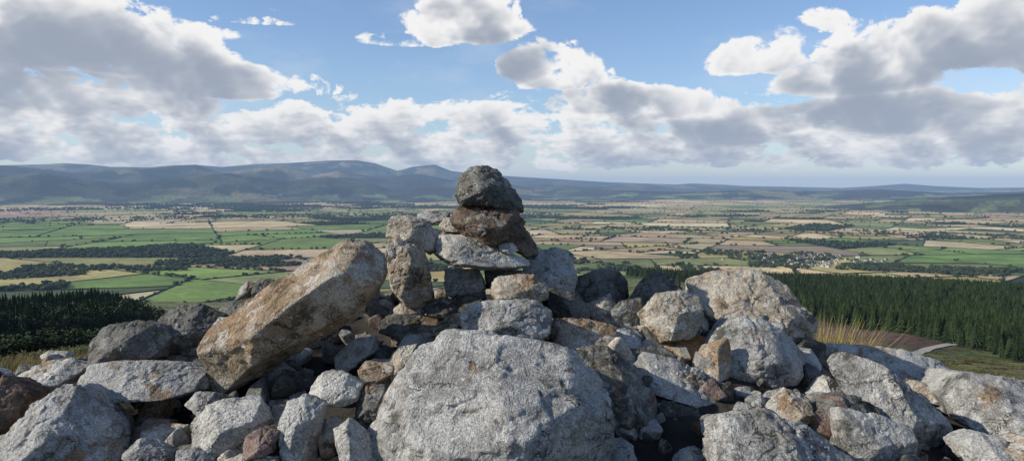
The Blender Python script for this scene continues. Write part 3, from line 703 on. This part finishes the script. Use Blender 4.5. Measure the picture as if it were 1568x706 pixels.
# ---------------------------------------------------------------- sun and sky
sd=Vector((-.90,-.20,.52)).normalized()
sun=bpy.data.lights.new('sun','SUN');sun.energy=5.0;sun.angle=math.radians(.5);sun.color=(1,.93,.81)
so=bpy.data.objects.new('sun',sun);so.rotation_euler=sd.to_track_quat('Z','Y').to_euler();scene.collection.objects.link(so)
world=bpy.data.worlds.new('World');scene.world=world;world.use_nodes=True;nt=world.node_tree;nt.nodes.clear();t=NT(nt)
sky=t.n('ShaderNodeTexSky');sky.sky_type='NISHITA';sky.sun_disc=False;sky.sun_elevation=math.asin(sd.z);sky.sun_rotation=math.atan2(sd.x,sd.y);sky.altitude=300;sky.dust_density=.4;sky.ozone_density=2.0
def azel(px,row):
    d=ray(px,row);d/=np.linalg.norm(d);return math.atan2(d[0],d[1]),math.asin(d[2])
BL=[(40,60,170,95,1.1),(200,85,150,75,1.1),(345,135,160,42,1.05),(120,150,240,50,1.05),(280,60,70,42,.85),(-150,80,200,90,1),
 (715,42,115,52,1.05),(620,64,100,22,.95),(765,12,50,30,.7),
 (850,115,90,65,1.1),(910,160,120,38,1.1),(770,180,100,30,.95),(1010,165,110,38,.95),
 (1160,95,95,45,1.05),(1240,55,75,45,.95),
 (1320,115,135,60,1.1),(1450,80,140,65,1.1),(1560,60,120,80,1.15),(1400,185,230,45,1.1),(1570,190,140,50,1.),(1180,205,190,40,1.),
 (380,33,80,10,.55),(1800,110,200,110,1)]
gB=bpy.data.node_groups.new('cloud_bodies','ShaderNodeTree')
gB.interface.new_socket('P',in_out='INPUT',socket_type='NodeSocketVector');gB.interface.new_socket('B',in_out='OUTPUT',socket_type='NodeSocketFloat')
q=NT(gB);gi=q.n('NodeGroupInput');go=q.n('NodeGroupOutput');P=gi.outputs[0];Bv=None
for (px,row,wx,wy,s) in BL:
    a,e=azel(px,row);ia,ie=F/wx,F/wy
    v=q.v('MULTIPLY_ADD',P,(ia,ie,0),(-a*ia,-e*ie,0))
    v=q.v('MINIMUM',v,q.v('MULTIPLY',v,(1,1.9,1)))
    f=q.m('MULTIPLY',q.m('SUBTRACT',1.35,q.v('DOT_PRODUCT',v,v),clamp=True),s)
    Bv=f if Bv is None else q.m('MAXIMUM',Bv,f)
q.L.new(Bv,go.inputs[0])
def noise_group(name,detail,vd):
    g=bpy.data.node_groups.new(name,'ShaderNodeTree')
    g.interface.new_socket('P',in_out='INPUT',socket_type='NodeSocketVector');g.interface.new_socket('B',in_out='INPUT',socket_type='NodeSocketFloat');g.interface.new_socket('D',in_out='OUTPUT',socket_type='NodeSocketFloat')
    q=NT(g);gi=q.n('NodeGroupInput');go=q.n('NodeGroupOutput');P,B=gi.outputs[0],gi.outputs[1]
    sx=q.n('ShaderNodeSeparateXYZ');q.L.new(P,sx.inputs[0]);el=sx.outputs[1]
    n1=q.noise(q.v('MULTIPLY',P,(1,1.5,1)),9,detail,.58,dist=.25,dim='2D')
    vo=q.n('ShaderNodeTexVoronoi',feature='F1',voronoi_dimensions='2D')
    q.L.new(q.v('ADD',q.v('MULTIPLY',P,(1,1.25,1)),q.scale(n1,.09)),vo.inputs['Vector']);vo.inputs['Scale'].default_value=22
    vo.inputs['Detail'].default_value=vd;vo.inputs['Roughness'].default_value=.55
    D=q.m('ADD',q.m('MULTIPLY',B,1.1),q.m('MULTIPLY',q.m('SUBTRACT',n1,.5),2.0))
    D=q.m('ADD',D,q.m('MULTIPLY',q.m('SUBTRACT',.42,vo.outputs['Distance']),.5))
    D=q.m('SUBTRACT',D,.42)
    band=q.m('MULTIPLY',q.ramp(el,.008,.035),q.ramp(el,.09,.15,1,0))
    n2=q.noise(q.v('MULTIPLY',P,(1,2.2,1)),15,detail,.6,dim='2D')
    D2=q.m('SUBTRACT',q.m('ADD',q.m('MULTIPLY',band,.92),q.m('MULTIPLY',q.m('SUBTRACT',n2,.5),2.0)),.42)
    D2=q.m('ADD',D2,q.m('MULTIPLY',q.m('SUBTRACT',.4,vo.outputs['Distance']),.3))
    q.L.new(q.m('MAXIMUM',D,D2),go.inputs[0]);return g
gF=noise_group('cloud_density',7,3);gS=noise_group('cloud_density_soft',3,1)
tc=t.n('ShaderNodeTexCoord').outputs['Generated'];dn=t.v('NORMALIZE',tc);sx=t.n('ShaderNodeSeparateXYZ');t.L.new(dn,sx.inputs[0])
az=t.m('ARCTAN2',sx.outputs[0],sx.outputs[1]);el=t.m('ARCSINE',sx.outputs[2])
cb=t.n('ShaderNodeCombineXYZ');t.L.new(az,cb.inputs[0]);t.L.new(el,cb.inputs[1]);P=cb.outputs[0]
def grp(g,*p):
    x=t.n('ShaderNodeGroup');x.node_tree=g
    for i,a in enumerate(p):t.L.new(a,x.inputs[i])
    return x.outputs[0]
def off(st):return t.v('ADD',P,(-.6*st,.8*st,0))
B0=grp(gB,P);B1=grp(gB,off(.06));D0=grp(gF,P,B0);alpha=t.ramp(D0,-.02,.22)
acc=None
for st,w in((.007,.6),(.020,.6),(.042,.65)):
    Bi=t.m('ADD',t.m('MULTIPLY',B0,1-st/.06),t.m('MULTIPLY',B1,st/.06))
    v=t.m('MULTIPLY',t.m('MAXIMUM',t.m('SUBTRACT',grp(gS,off(st),Bi),.12),0.),w);acc=v if acc is None else t.m('ADD',acc,v)
lit=t.m('POWER',2.718,t.m('MULTIPLY',acc,-1.3))
ccol=t.mix(t.ramp(lit,.10,.9),(.36,.40,.48),(1.06,1.04,1.01))
b1=t.n('ShaderNodeBackground')
thin=t.ramp(t.noise(t.v('MULTIPLY',P,(1,3,1)),4,5,.6,dim='2D'),.45,.75,0.0,.25)
sk=t.mix(thin,t.v('MULTIPLY',sky.outputs[0],(1.02,1.08,1.22)),(6.2,6.6,7.2))
t.L.new(sk,b1.inputs[0]);b1.inputs[1].default_value=.12
b2=t.n('ShaderNodeBackground');t.L.new(ccol,b2.inputs[0]);b2.inputs[1].default_value=.92
mx=t.n('ShaderNodeMixShader');t.L.new(t.m('MULTIPLY',alpha,.97),mx.inputs[0]);t.L.new(b1.outputs[0],mx.inputs[1]);t.L.new(b2.outputs[0],mx.inputs[2])
wo=t.n('ShaderNodeOutputWorld');t.L.new(mx.outputs[0],wo.inputs[0])
world.cycles.sampling_method='NONE'

cam=bpy.data.cameras.new('camera');cam.sensor_width=36;cam.lens=36*F/1568;cam.clip_start=.05;cam.clip_end=200000
co=bpy.data.objects.new('camera',cam);co.rotation_euler=(math.pi/2-PITCH,0,0);scene.collection.objects.link(co);scene.camera=co
